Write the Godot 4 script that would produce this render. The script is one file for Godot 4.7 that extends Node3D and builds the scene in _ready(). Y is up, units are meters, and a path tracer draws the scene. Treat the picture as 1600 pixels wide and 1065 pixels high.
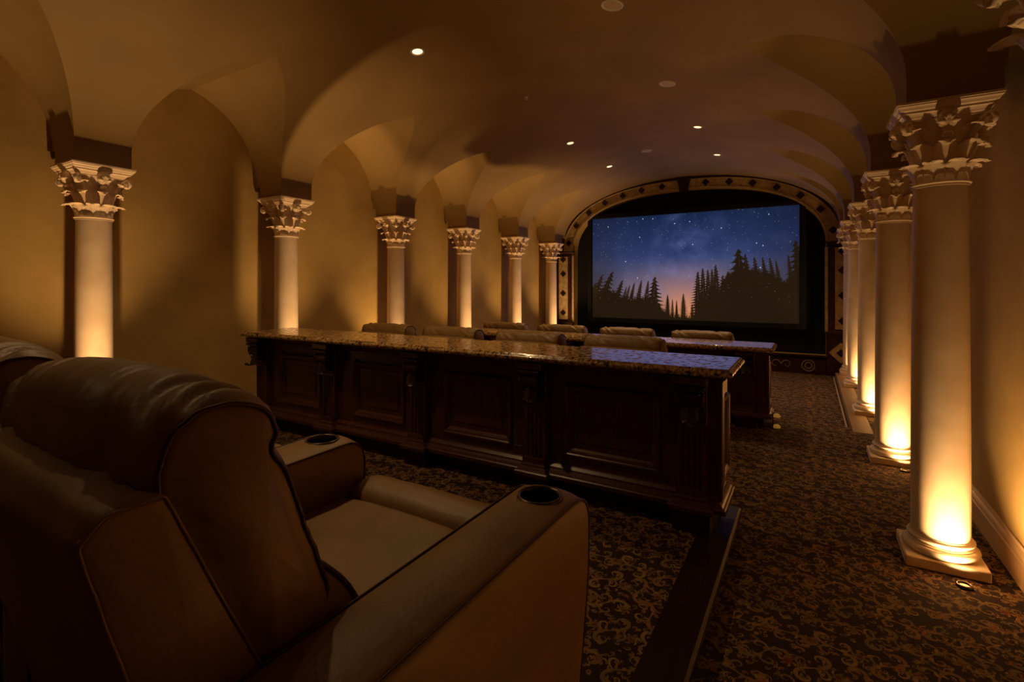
extends Node3D
# Private cinema with a groin-vaulted ceiling, two colonnades, tiered floor, bars and recliners.
# Metres, y up; the room runs along -z towards the screen; y = 0 is the lowest tier before the stage.

const XC := -1.866          # middle of the vault
const HALF := 2.24        # half span between pier faces
const SPRING := 2.274
const RISE := 0.966
const LUNETTE_RISE := 0.735
const PIER := 0.16          # half width of a pier
const WALL_L := -4.48
const WALL_R := 0.777
const BACK_Z := 1.7
const END_Z := -8.96
const ROOF := 3.34
const TIER_A := 0.17       # platform with the near recliners and the near bar
const TIER_B := 0.09        # aisle and second row
const LEFT_Z: Array[float] = [1.42, -0.03, -1.49, -2.97, -4.43, -5.805, -7.256, -8.62]
const RIGHT_Z: Array[float] = [1.42, 0.0, -1.5, -2.996, -4.515, -6.05, -7.6, -8.6]
const LEFT_X := -4.263
const RIGHT_X := 0.518
const WARM := Color(1.0, 0.78, 0.51)

var mats := {}
var taken := {}
var rng := RandomNumberGenerator.new()


class Build:
	var st := SurfaceTool.new()
	func _init() -> void:
		st.begin(Mesh.PRIMITIVE_TRIANGLES)
	func tri(a: Vector3, b: Vector3, c: Vector3, g := -1) -> void:      # counter-clockwise seen from outside
		st.set_smooth_group(g)
		st.add_vertex(a); st.add_vertex(c); st.add_vertex(b)
	func quad(a: Vector3, b: Vector3, c: Vector3, d: Vector3, g := -1) -> void:
		tri(a, b, c, g)
		tri(a, c, d, g)
	func quad_out(a: Vector3, b: Vector3, c: Vector3, d: Vector3, mid: Vector3, g := -1) -> void:
		if (c - a).cross(d - b).dot((a + b + c + d) * 0.25 - mid) < 0.0:
			quad(d, c, b, a, g)
		else:
			quad(a, b, c, d, g)
	func tri_out(a: Vector3, b: Vector3, c: Vector3, mid: Vector3, g := -1) -> void:
		if (b - a).cross(c - a).dot((a + b + c) / 3.0 - mid) < 0.0:
			tri(c, b, a, g)
		else:
			tri(a, b, c, g)
	func grid(rows: Array, g := 1, close := false, flip := false) -> void:   # rows of equal length
		var n: int = rows[0].size()
		for i in rows.size() - 1:
			for j in (n if close else n - 1):
				var k := (j + 1) % n
				if flip:
					quad(rows[i][j], rows[i + 1][j], rows[i + 1][k], rows[i][k], g)
				else:
					quad(rows[i][j], rows[i][k], rows[i + 1][k], rows[i + 1][j], g)
	func mesh() -> ArrayMesh:
		st.generate_normals()
		st.index()
		return st.commit()
	func box(lo: Vector3, hi: Vector3, bev := 0.0) -> void:          # box with chamfered edges
		var m := (lo + hi) * 0.5
		var e := (hi - lo) * 0.5
		var bb := minf(bev, minf(e.x, minf(e.y, e.z)) * 0.98)
		var v := func(s: Vector3, ax: int) -> Vector3:               # the copy of corner s that lies on the face across ax
			var p := Vector3(s.x * (e.x - bb), s.y * (e.y - bb), s.z * (e.z - bb))
			p[ax] = s[ax] * e[ax]
			return m + p
		for ax in 3:
			var u := (ax + 1) % 3
			var w := (ax + 2) % 3
			for s in [-1.0, 1.0]:
				var q: Array[Vector3] = []
				for t in [[-1, -1], [1, -1], [1, 1], [-1, 1]]:
					var c := Vector3.ZERO
					c[ax] = s; c[u] = t[0]; c[w] = t[1]
					q.append(v.call(c, ax))
				quad_out(q[0], q[1], q[2], q[3], m)
				if bb > 0.0:
					for r in [-1.0, 1.0]:                                # edges between faces u and w, along ax
						var c0 := Vector3.ZERO
						c0[u] = s; c0[w] = r; c0[ax] = -1.0
						var c1 := c0
						c1[ax] = 1.0
						quad_out(v.call(c0, u), v.call(c1, u), v.call(c1, w), v.call(c0, w), m)
		if bb > 0.0:
			for sx in [-1.0, 1.0]:
				for sy in [-1.0, 1.0]:
					for sz in [-1.0, 1.0]:
						var c := Vector3(sx, sy, sz)
						tri_out(v.call(c, 0), v.call(c, 1), v.call(c, 2), m)
	func lathe(prof: Array, seg := 40, g := 1, at := Vector3.ZERO) -> void:   # prof: Vector2(radius, height), upwards
		var rows := []
		for p in prof:
			var row := PackedVector3Array()
			for k in seg:
				var a := TAU * k / seg
				row.append(at + Vector3(p.x * cos(a), p.y, p.x * sin(a)))
			rows.append(row)
		grid(rows, g, true, true)
	func disc(r: float, y: float, seg := 40, up := true, at := Vector3.ZERO) -> void:
		var c := at + Vector3(0, y, 0)
		for k in seg:
			var a := TAU * k / seg
			var b := TAU * (k + 1) / seg
			tri_out(c, c + Vector3(r * cos(a), 0, r * sin(a)), c + Vector3(r * cos(b), 0, r * sin(b)), c - Vector3(0, 1.0 if up else -1.0, 0))
	func slab(x0: float, x1: float, z0: float, z1: float, prof: Array, smooth := -1) -> void:   # prof: Vector2(inset, y), upwards; a rectangular moulded block
		var loops := []
		for p in prof:
			loops.append([Vector3(x0 + p.x, p.y, z1 - p.x), Vector3(x1 - p.x, p.y, z1 - p.x), Vector3(x1 - p.x, p.y, z0 + p.x), Vector3(x0 + p.x, p.y, z0 + p.x)])
		for i in loops.size() - 1:
			for k in 4:
				var n := (k + 1) % 4
				quad(loops[i][k], loops[i][n], loops[i + 1][n], loops[i + 1][k], -1 if smooth < 0 else smooth + k)
		var t = loops[-1]
		quad(t[0], t[1], t[2], t[3])
		var o = loops[0]
		quad(o[3], o[2], o[1], o[0])
	func frame(x0: float, x1: float, y0: float, y1: float, prof: Array, xf := Transform3D.IDENTITY) -> void:   # mitred moulding round a rectangle; prof: Vector2(inset, proud)
		var loops := []
		for p in prof:
			loops.append([xf * Vector3(x0 + p.x, y0 + p.x, p.y), xf * Vector3(x1 - p.x, y0 + p.x, p.y), xf * Vector3(x1 - p.x, y1 - p.x, p.y), xf * Vector3(x0 + p.x, y1 - p.x, p.y)])
		for i in loops.size() - 1:
			for k in 4:
				var n := (k + 1) % 4
				quad(loops[i][k], loops[i][n], loops[i + 1][n], loops[i + 1][k])
	func prism(poly: PackedVector2Array, xf: Transform3D, depth: float, smooth := -1) -> void:   # poly in local x, y, extruded along local z
		var n := poly.size()
		var mid := Vector2.ZERO
		for p in poly:
			mid += p / n
		var clock := Geometry2D.is_polygon_clockwise(poly)
		for k in n:
			var a := poly[k]
			var b := poly[(k + 1) % n]
			if clock:
				var s := a
				a = b
				b = s
			quad(xf * Vector3(a.x, a.y, 0), xf * Vector3(b.x, b.y, 0), xf * Vector3(b.x, b.y, depth), xf * Vector3(a.x, a.y, depth), smooth)
		var ids := Geometry2D.triangulate_polygon(poly)
		for i in range(0, ids.size(), 3):
			var p := [poly[ids[i]], poly[ids[i + 1]], poly[ids[i + 2]]]
			if (p[1] - p[0]).cross(p[2] - p[0]) < 0.0:
				p.reverse()
			tri(xf * Vector3(p[0].x, p[0].y, depth), xf * Vector3(p[1].x, p[1].y, depth), xf * Vector3(p[2].x, p[2].y, depth))
			tri(xf * Vector3(p[2].x, p[2].y, 0), xf * Vector3(p[1].x, p[1].y, 0), xf * Vector3(p[0].x, p[0].y, 0))
	func tube(path: PackedVector3Array, r, closed := false, sides := 8, g := 1) -> void:   # r: a number or one number for each point
		var n := path.size()
		var rows := []
		var up := Vector3.UP
		for i in n:
			var ahead := path[(i + 1) % n] if closed or i < n - 1 else path[i]
			var behind := path[(i - 1 + n) % n] if closed or i > 0 else path[i]
			var t := (ahead - behind).normalized()
			if i == 0:
				up = Vector3.UP if absf(t.y) < 0.9 else Vector3.RIGHT
			var s := t.cross(up).normalized()
			up = s.cross(t).normalized()
			var row := PackedVector3Array()
			var rr: float = r if r is float else r[i]
			for k in sides:
				var a := TAU * k / sides
				row.append(path[i] + (s * cos(a) + up * sin(a)) * rr)
			rows.append(row)
		if closed:
			rows.append(rows[0])
		grid(rows, g, true, true)
		if not closed:
			for e in [0, n - 1]:
				for k in sides:
					tri_out(path[e], rows[e][k], rows[e][(k + 1) % sides], path[e] * 2.0 - path[1 if e == 0 else n - 2])


func numbered(called: String) -> String:
	var n: int = taken.get(called, -1) + 1
	taken[called] = n
	return called if n == 0 else "%s_%03d" % [called, n]


func part(called: String, mesh: Mesh, mat: Material, parent: Node3D, label := "") -> MeshInstance3D:
	var o := MeshInstance3D.new()
	o.name = called
	o.mesh = mesh
	o.material_override = mat
	if label:
		o.set_meta("label", label)
	parent.add_child(o, true)
	return o


func thing(called: String, label: String, category: String, at := Vector3.ZERO, turn := 0.0, group := "") -> Node3D:
	var o := Node3D.new()
	o.name = numbered(called)
	add_child(o)
	o.position = at
	o.rotation.y = turn
	tag(o, label, category, group)
	return o


func tag(o: Node, label: String, category: String, group := "") -> void:
	o.set_meta("label", label)
	o.set_meta("category", category)
	if group:
		o.set_meta("group", group)


func dup(src: Node3D, called: String, label: String, at: Vector3, turn := 0.0, group := "") -> Node3D:
	var o: Node3D = src.duplicate()
	o.name = numbered(called)
	add_child(o)
	o.position = at
	o.rotation.y = turn
	tag(o, label, src.get_meta("category"), group)
	return o


func struct(called: String, mesh: Mesh, mat: Material, label: String, category: String, parent: Node3D = null) -> MeshInstance3D:
	var o := MeshInstance3D.new()
	o.name = called
	o.mesh = mesh
	o.material_override = mat
	if parent:
		parent.add_child(o, true)
	else:
		add_child(o)
		o.set_meta("kind", "structure")
		o.set_meta("label", label)
		o.set_meta("category", category)
	return o


func boxes(list: Array, bev := 0.0) -> ArrayMesh:
	var b := Build.new()
	for p in list:
		b.box(p[0], p[1], bev)
	return b.mesh()


# ---------------------------------------------------------------- build

const SCREEN_LIGHT := Color(0.68, 0.68, 0.98)
const SCREEN_ENERGY := 0.5
const UPLIGHT_LEFT := 3.2
const UPLIGHT_RIGHT := 1.15
const ANGLE_LEFT := 36.0
const ANGLE_RIGHT := 58.0
const DOWNLIGHT := 1.5
const EXPOSURE := 1.0


func _ready() -> void:
	# camera: level, turned left, with the lens shifted down
	var cam := Camera3D.new()
	cam.name = "camera"
	add_child(cam)
	cam.near = 0.05
	cam.far = 60.0
	cam.projection = Camera3D.PROJECTION_FRUSTUM
	cam.size = 0.05 * 1065.0 / 780.0
	cam.frustum_offset = Vector2(0.0, -0.05 * 85.5 / 780.0)
	cam.keep_aspect = Camera3D.KEEP_HEIGHT
	cam.position = Vector3(0, 1.35, 0)
	cam.rotation.y = atan(465.0 / 780.0)
	cam.current = true
	# surroundings: a closed room, nothing outside
	var env := Environment.new()
	env.background_mode = Environment.BG_COLOR
	env.background_color = Color.BLACK
	env.ambient_light_source = Environment.AMBIENT_SOURCE_DISABLED
	env.tonemap_mode = Environment.TONE_MAPPER_LINEAR
	env.tonemap_exposure = EXPOSURE
	env.sdfgi_enabled = true
	env.ssao_enabled = true
	env.ssil_enabled = true
	var we := WorldEnvironment.new()
	we.name = "environment"
	we.environment = env
	add_child(we)
	make_materials()
	make_room()
	make_stage()
	make_columns()
	make_bars()
	make_seats()
	make_ceiling_fittings()


# ---------------------------------------------------------------- materials

func noise(seed_: int, freq: float, kind := FastNoiseLite.TYPE_SIMPLEX_SMOOTH, octaves := 4) -> FastNoiseLite:
	var n := FastNoiseLite.new()
	n.seed = seed_
	n.noise_type = kind
	n.frequency = freq
	n.fractal_octaves = octaves
	return n


func grey(n: FastNoiseLite, size: int) -> Image:
	var im := n.get_seamless_image(size, size)
	im.convert(Image.FORMAT_L8)
	return im


func ramp(im: Image, stops: Array) -> Image:        # grey -> colour through [value, Color] stops
	var lut := PackedByteArray()
	for v in 256:
		var t := v / 255.0
		var c: Color = stops[-1][1]
		for k in stops.size() - 1:
			if t <= stops[k + 1][0]:
				c = stops[k][1].lerp(stops[k + 1][1], clampf((t - stops[k][0]) / (stops[k + 1][0] - stops[k][0]), 0, 1))
				break
		lut.append(c.r8); lut.append(c.g8); lut.append(c.b8)
	var src := im.get_data()
	var out := PackedByteArray()
	out.resize(src.size() * 3)
	for i in src.size():
		var v := src[i] * 3
		out[i * 3] = lut[v]; out[i * 3 + 1] = lut[v + 1]; out[i * 3 + 2] = lut[v + 2]
	return Image.create_from_data(im.get_width(), im.get_height(), false, Image.FORMAT_RGB8, out)


func tex(im: Image) -> ImageTexture:
	im.generate_mipmaps()
	return ImageTexture.create_from_image(im)


func bumps(n: FastNoiseLite, size: int, strength: float) -> ImageTexture:
	var im := grey(n, size)
	im.convert(Image.FORMAT_RGBA8)
	im.bump_map_to_normal_map(strength)
	return tex(im)


func mat(color: Color, rough: float, albedo: Texture2D = null, scale_ := 1.0, normal: Texture2D = null, normal_scale := 1.0, world := true) -> StandardMaterial3D:
	var m := StandardMaterial3D.new()
	m.albedo_color = color
	m.roughness = rough
	if albedo:
		m.albedo_texture = albedo
	if normal:
		m.normal_enabled = true
		m.normal_texture = normal
		m.normal_scale = normal_scale
	if albedo or normal:
		m.uv1_triplanar = true
		m.uv1_world_triplanar = world
		m.uv1_scale = Vector3.ONE * scale_
	return m


func carpet_image() -> Image:
	var size := 1024
	var px := PackedByteArray()
	px.resize(size * size * 3)
	var r2 := RandomNumberGenerator.new()
	r2.seed = 77
	for i in size * size:
		var k := r2.randf_range(0.55, 1.25)
		px[i * 3] = int(45 * k); px[i * 3 + 1] = int(17 * k); px[i * 3 + 2] = int(15 * k)
	var stamp := func(x: float, y: float, rad: float, c: Color) -> void:
		var ri := int(ceil(rad))
		for dy in range(-ri, ri + 1):
			for dx in range(-ri, ri + 1):
				if dx * dx + dy * dy > rad * rad:
					continue
				var i := (posmod(int(y) + dy, size) * size + posmod(int(x) + dx, size)) * 3
				var k := r2.randf_range(0.7, 1.15)
				px[i] = mini(255, int(c.r8 * k)); px[i + 1] = mini(255, int(c.g8 * k)); px[i + 2] = mini(255, int(c.b8 * k))
	var golds := [Color8(160, 128, 78), Color8(140, 110, 66), Color8(126, 108, 68), Color8(148, 104, 64)]
	var scroll := func(x: float, y: float, a: float, turns: float, len_: float, w: float, c: Color, hand: float) -> void:   # a tapering curl
		var n := int(len_ / 2.0)
		var px_ := x
		var py_ := y
		for k in n:
			var t := float(k) / n
			var ang := a + hand * turns * TAU * t * t
			px_ += cos(ang) * 2.0; py_ += sin(ang) * 2.0
			stamp.call(px_, py_, maxf(1.6, w * sin(PI * clampf(0.12 + t * 0.86, 0, 1))), c)
	var leaf := func(x: float, y: float, a: float, len_: float, w: float, c: Color) -> void:
		var n := int(len_ / 2.0)
		for k in n:
			var t := float(k) / n
			var bend := a + 0.7 * t
			stamp.call(x + cos(bend) * len_ * t, y + sin(bend) * len_ * t, maxf(1.2, w * sin(PI * pow(t, 0.7))), c)
	var cells := 5
	var step := float(size) / cells
	for gy in cells:
		for gx in cells:
			var cx := (gx + 0.5 + (0.5 if gy % 2 else 0.0)) * step + r2.randf_range(-18, 18)
			var cy := (gy + 0.5) * step + r2.randf_range(-18, 18)
			var hand := 1.0 if (gx + gy) % 2 == 0 else -1.0
			var c: Color = golds[r2.randi() % 4]
			var a := r2.randf() * TAU
			# two mirrored scrolls with leaves along them
			for s in [0.0, PI]:
				scroll.call(cx, cy, a + s, 0.95, 230, 9.5, c, hand)
				scroll.call(cx + cos(a + s) * 44, cy + sin(a + s) * 44, a + s - hand * 1.1, 0.85, 130, 6.5, golds[r2.randi() % 4], -hand)
				for k in 5:
					var d := 26.0 + k * 17.0
					var aa: float = a + s + hand * 0.35 * k * k * 0.16
					leaf.call(cx + cos(aa) * d, cy + sin(aa) * d, aa + hand * (1.1 if k % 2 else -1.2), r2.randf_range(26, 42), r2.randf_range(5, 8), golds[r2.randi() % 4])
			# a rosette between
			var rx := cx + step * 0.5
			var ry := cy + step * 0.04
			var petal := Color8(150, 82, 42) if gx % 2 else Color8(138, 100, 52)
			for k in 7:
				var pa := TAU * k / 7 + a
				stamp.call(rx + cos(pa) * 16, ry + sin(pa) * 16, 7.5, petal)
				stamp.call(rx + cos(pa) * 13, ry + sin(pa) * 13, 3.0, Color8(58, 24, 16))
			stamp.call(rx, ry, 6, Color8(120, 46, 28))
			for k in 6:
				leaf.call(rx + cos(k * 1.05 + a) * 24, ry + sin(k * 1.05 + a) * 24, k * 1.05 + a + 0.4, r2.randf_range(16, 34), 5.5, golds[r2.randi() % 4])
			for k in 22:                                        # filler buds and tendrils
				var fx := cx + r2.randf_range(-0.5, 0.5) * step
				var fy := cy + r2.randf_range(-0.5, 0.5) * step
				scroll.call(fx, fy, r2.randf() * TAU, 1.0, r2.randf_range(30, 80), 3.8, golds[r2.randi() % 4], hand)
	return Image.create_from_data(size, size, false, Image.FORMAT_RGB8, px)


func granite_image() -> Image:
	var size := 512
	var a := grey(noise(5, 0.035, FastNoiseLite.TYPE_SIMPLEX_SMOOTH, 5), size).get_data()
	var b := grey(noise(9, 0.09, FastNoiseLite.TYPE_CELLULAR, 2), size).get_data()
	var c := grey(noise(13, 0.012, FastNoiseLite.TYPE_SIMPLEX_SMOOTH, 3), size).get_data()
	var out := PackedByteArray()
	out.resize(size * size * 3)
	for i in size * size:
		var t := a[i] / 255.0
		var col := Color(0.52, 0.38, 0.20).lerp(Color(0.86, 0.74, 0.52), clampf((t - 0.35) * 2.4, 0, 1))
		if b[i] < 92:
			col = col.lerp(Color(0.34, 0.18, 0.09), 0.75)
		if t + (c[i] / 255.0 - 0.5) * 0.5 < 0.34:
			col = Color(0.13, 0.08, 0.05)
		out[i * 3] = col.r8; out[i * 3 + 1] = col.g8; out[i * 3 + 2] = col.b8
	return Image.create_from_data(size, size, false, Image.FORMAT_RGB8, out)


func wood_image() -> Image:                              # grain runs along v
	var size := 512
	var n := noise(21, 0.02, FastNoiseLite.TYPE_SIMPLEX_SMOOTH, 4)
	var out := PackedByteArray()
	out.resize(size * size * 3)
	for y in size:
		for x in size:
			var f := float(y) / size                        # wraps in v by blending
			var g := lerpf(n.get_noise_2d(x * 3.0, y * 0.22), n.get_noise_2d(x * 3.0, (y - size) * 0.22), f)
			var ring := 0.5 + 0.5 * sin((g * 5.0 + x * 0.11) * 1.6)
			var k := 0.75 + 0.28 * ring + 0.22 * g
			var i := (y * size + x) * 3
			out[i] = clampi(int(88 * k), 0, 255); out[i + 1] = clampi(int(50 * k), 0, 255); out[i + 2] = clampi(int(34 * k), 0, 255)
	return Image.create_from_data(size, size, false, Image.FORMAT_RGB8, out)


func night_image() -> Image:                              # the film on the screen: a starry dusk over a pine forest
	var w := 1024
	var h := 556
	var im := Image.create(w, h, false, Image.FORMAT_RGB8)
	var cloud := noise(31, 0.006, FastNoiseLite.TYPE_SIMPLEX_SMOOTH, 5)
	for y in h:
		var v := float(y) / h
		for x in w:
			var u := float(x) / w
			var c := Color8(18, 38, 74).lerp(Color8(46, 62, 112), clampf(v / 0.42, 0, 1))
			c = c.lerp(Color8(110, 98, 122), clampf((v - 0.38) / 0.34, 0, 1))
			var n := cloud.get_noise_2d(x, y)
			var band := exp(-pow((u - 0.47 + (v - 0.5) * 0.16 + n * 0.05) / 0.13, 2.0))
			c = c.lerp(Color8(88, 96, 160), clampf(band * (0.4 + n) * (0.4 + v), 0, 1))
			var glow := exp(-pow((u - 0.50) / 0.23, 2.0)) * clampf((v - 0.42) / 0.5, 0, 1)
			c = c.lerp(Color8(206, 138, 122), clampf(glow * 0.95, 0, 1))
			var warm := exp(-pow((u - 0.51) / 0.14, 2.0)) * clampf((v - 0.70) / 0.28, 0, 1)
			c = c.lerp(Color8(226, 146, 96), warm)
			var side := clampf((absf(u - 0.5) - 0.30) / 0.22, 0, 1)
			c = c.lerp(Color8(56, 50, 58), side * clampf((v - 0.25) / 0.5, 0, 1) * 0.85)
			c = c.lerp(Color8(16, 22, 44), side * 0.35)
			c = c.lightened(clampf(n, 0, 1) * 0.06)
			im.set_pixel(x, y, c)
	var r2 := RandomNumberGenerator.new()
	r2.seed = 4
	for k in 420:
		var x := r2.randi_range(2, w - 3)
		var y := int(pow(r2.randf(), 1.3) * h * 0.62)
		var s := pow(r2.randf(), 3.0)
		var c := Color(0.55, 0.6, 0.75).lerp(Color.WHITE, s)
		im.set_pixel(x, y, c)
		if s > 0.12:
			im.set_pixel(x + 1, y, c); im.set_pixel(x, y + 1, c); im.set_pixel(x + 1, y + 1, c)
		if s > 0.8:
			im.fill_rect(Rect2i(x - 1, y - 1, 4, 4), c)
	var pine := Color8(30, 20, 10)
	var tree := func(cx: float, top: float, wide: float, lean: float) -> void:    # a pine: tiers of drooping branches round a leaning stem
		var y0 := int(top * h)
		var tier := maxf(7.0, wide * w * 0.30)
		for y in range(y0, h):
			var d := float(y - y0)
			var t := d / maxf(1.0, h - y0)
			var spread := wide * w * (0.06 + 0.94 * pow(minf(1.0, t * 1.5), 0.8))
			var mid := cx * w + lean * (y0 - y)
			for s in [-1.0, 1.0]:
				var saw := fmod(d + (0.0 if s < 0.0 else tier * 0.45), tier) / tier
				var half := spread * (0.34 + 0.66 * saw * saw) * r2.randf_range(0.72, 1.08) + 1.0
				var x0 := mid - half if s < 0.0 else mid
				im.fill_rect(Rect2i(int(x0), y, maxi(1, int(half)), 1), pine)
	for t in [[0.06, 0.565, 0.060, 0.42], [0.118, 0.535, 0.068, 0.42], [0.02, 0.65, 0.05, 0.35], [0.172, 0.625, 0.05, 0.34], [0.195, 0.69, 0.026, 0.28], [0.212, 0.675, 0.026, 0.26], [0.238, 0.65, 0.030, 0.22], [0.276, 0.625, 0.034, 0.18],
			[0.312, 0.63, 0.034, 0.12], [0.346, 0.592, 0.066, 0.04], [0.412, 0.765, 0.024, 0.0], [0.436, 0.81, 0.014, 0.0], [0.457, 0.82, 0.014, 0.0], [0.49, 0.755, 0.026, 0.0], [0.533, 0.85, 0.018, 0.0],
			[0.560, 0.55, 0.044, 0.0], [0.583, 0.52, 0.042, -0.02], [0.607, 0.535, 0.040, -0.03], [0.626, 0.53, 0.038, -0.03], [0.643, 0.49, 0.046, -0.04], [0.675, 0.585, 0.05, -0.05], [0.745, 0.355, 0.11, -0.06],
			[0.775, 0.40, 0.05, -0.10], [0.815, 0.43, 0.045, -0.12], [0.85, 0.435, 0.04, -0.14], [0.88, 0.44, 0.036, -0.16], [0.905, 0.465, 0.03, -0.16], [0.70, 0.55, 0.045, -0.05], [0.985, 0.30, 0.085, -0.10], [0.955, 0.42, 0.03, -0.12]]:
		tree.call(t[0], t[1], t[2], t[3])
	var edge := [[0.0, 0.74], [0.06, 0.71], [0.12, 0.70], [0.17, 0.77], [0.24, 0.78], [0.30, 0.77], [0.345, 0.77], [0.375, 0.86], [0.42, 0.93], [0.50, 0.94], [0.54, 0.95], [0.56, 0.80], [0.60, 0.73], [0.66, 0.70], [0.69, 0.56], [0.74, 0.50], [0.80, 0.51], [0.88, 0.54], [0.92, 0.60], [0.94, 0.63], [0.96, 0.58], [1.0, 0.52]]
	var k2 := 0
	for x in w:                                             # the solid foot of the forest
		var q := float(x) / w
		while k2 < edge.size() - 2 and q > edge[k2 + 1][0]:
			k2 += 1
		var y := int((lerpf(edge[k2][1], edge[k2 + 1][1], (q - edge[k2][0]) / (edge[k2 + 1][0] - edge[k2][0])) + r2.randf_range(0.0, 0.045)) * h)
		if y < h:
			im.fill_rect(Rect2i(x, y, 1, h - y), pine)
	for k in 60:                                            # glints between the branches
		var x := r2.randi_range(20, w - 20)
		var y := int(r2.randf_range(0.64, 0.84) * h)
		if x > 0.56 * w or x < 0.36 * w:
			im.fill_rect(Rect2i(x, y, 2, 3), Color8(150, 132, 118))
	return im


func make_materials() -> void:
	var plaster := ramp(grey(noise(3, 0.006, FastNoiseLite.TYPE_SIMPLEX_SMOOTH, 5), 512), [[0.1, Color8(172, 143, 86)], [0.5, Color8(181, 152, 92)], [0.9, Color8(190, 160, 100)]])
	var trowel := bumps(noise(8, 0.02, FastNoiseLite.TYPE_SIMPLEX_SMOOTH, 4), 512, 1.2)
	mats.plaster = mat(Color.WHITE, 0.82, tex(plaster), 0.45, trowel, 0.35)
	mats.ceiling = mat(Color(0.86, 0.85, 0.86), 0.75, mats.plaster.albedo_texture, 0.38, trowel, 0.3)
	var stone := ramp(grey(noise(14, 0.012, FastNoiseLite.TYPE_SIMPLEX_SMOOTH, 4), 256), [[0.2, Color8(228, 204, 176)], [0.8, Color8(244, 224, 198)]])
	mats.cream = mat(Color.WHITE, 0.55, tex(stone), 1.2, trowel, 0.12)
	mats.trim = mat(Color8(214, 188, 148), 0.5)
	mats.kerb = mat(Color8(136, 110, 78), 0.6)
	mats.frieze = mat(Color8(112, 92, 82), 0.5)
	mats.carpet = mat(Color.WHITE, 0.95, tex(carpet_image()), 1.4, bumps(noise(40, 0.35, FastNoiseLite.TYPE_SIMPLEX, 2), 512, 3.0), 0.6)
	mats.granite = mat(Color.WHITE, 0.09, tex(granite_image()), 1.7)
	mats.granite.metallic_specular = 0.8
	mats.granite.roughness = 1.0                          # the dark veins take less polish than the pale ground
	mats.granite.roughness_texture = tex(ramp(grey(noise(5, 0.022, FastNoiseLite.TYPE_SIMPLEX_SMOOTH, 4), 512), [[0.0, Color(0.42, 0.42, 0.42)], [0.36, Color(0.34, 0.34, 0.34)], [0.46, Color(0.09, 0.09, 0.09)], [1.0, Color(0.05, 0.05, 0.05)]]))
	mats.wood = mat(Color.WHITE, 0.33, tex(wood_image()), 1.6)
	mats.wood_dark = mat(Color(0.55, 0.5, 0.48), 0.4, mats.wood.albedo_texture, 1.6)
	var hide := ramp(grey(noise(51, 0.01, FastNoiseLite.TYPE_SIMPLEX_SMOOTH, 4), 256), [[0.2, Color8(130, 102, 62)], [0.8, Color8(148, 118, 73)]])
	mats.leather = mat(Color.WHITE, 0.48, tex(hide), 1.5, bumps(noise(52, 0.11, FastNoiseLite.TYPE_CELLULAR, 2), 512, 1.5), 0.28, false)
	mats.piping = mat(Color8(70, 36, 22), 0.45)
	mats.chrome = mat(Color8(90, 84, 80), 0.25)
	mats.chrome.metallic = 0.9
	mats.black = mat(Color8(14, 13, 14), 0.5)
	mats.velvet = mat(Color8(7, 8, 11), 0.95)
	mats.white = mat(Color8(226, 220, 208), 0.5)
	mats.marble = mat(Color8(206, 190, 158), 0.4, tex(ramp(grey(noise(61, 0.02, FastNoiseLite.TYPE_SIMPLEX_SMOOTH, 5), 256), [[0.3, Color8(210, 196, 168)], [0.7, Color8(240, 230, 208)]])), 1.5)
	mats.rouge = mat(Color8(66, 28, 26), 0.35, tex(ramp(grey(noise(62, 0.03, FastNoiseLite.TYPE_SIMPLEX_SMOOTH, 5), 256), [[0.3, Color8(150, 120, 120)], [0.7, Color8(240, 220, 220)]])), 1.5)
	mats.inlay = mat(Color8(38, 22, 22), 0.3)
	mats.bulb = mat(Color.WHITE, 0.5)
	mats.bulb.emission_enabled = true
	mats.bulb.emission = Color(1.0, 0.80, 0.55)
	mats.bulb.emission_energy_multiplier = 3.0
	mats.lens = mat(Color.WHITE, 0.5)
	mats.lens.emission_enabled = true
	mats.lens.emission = Color(1.0, 0.72, 0.38)
	mats.lens.emission_energy_multiplier = 1.0
	mats.step = mat(Color8(214, 190, 130), 0.5)  # pale colour and faint glow imitate glints on the far bar, no lamp
	mats.step.emission_enabled = true
	mats.step.emission = Color(0.9, 0.68, 0.3)
	mats.step.emission_energy_multiplier = 0.16
	mats.film = StandardMaterial3D.new()
	mats.film.albedo_color = Color(0.12, 0.12, 0.12)
	mats.film.roughness = 0.8
	mats.film.emission_enabled = true
	mats.film.emission = Color(0.95, 0.95, 0.93)
	mats.film.emission_operator = BaseMaterial3D.EMISSION_OP_MULTIPLY
	mats.film.emission_texture = tex(night_image())


# ---------------------------------------------------------------- the room

func half_width(y: float, hw: float) -> float:
	var h := y - SPRING                                   # pointed arch of two arcs
	var c := (LUNETTE_RISE * LUNETTE_RISE - hw * hw) / (2.0 * hw)
	return maxf(0.0, sqrt(maxf(0.0, (hw + c) * (hw + c) - h * h)) - c) if h < LUNETTE_RISE else 0.0


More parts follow.
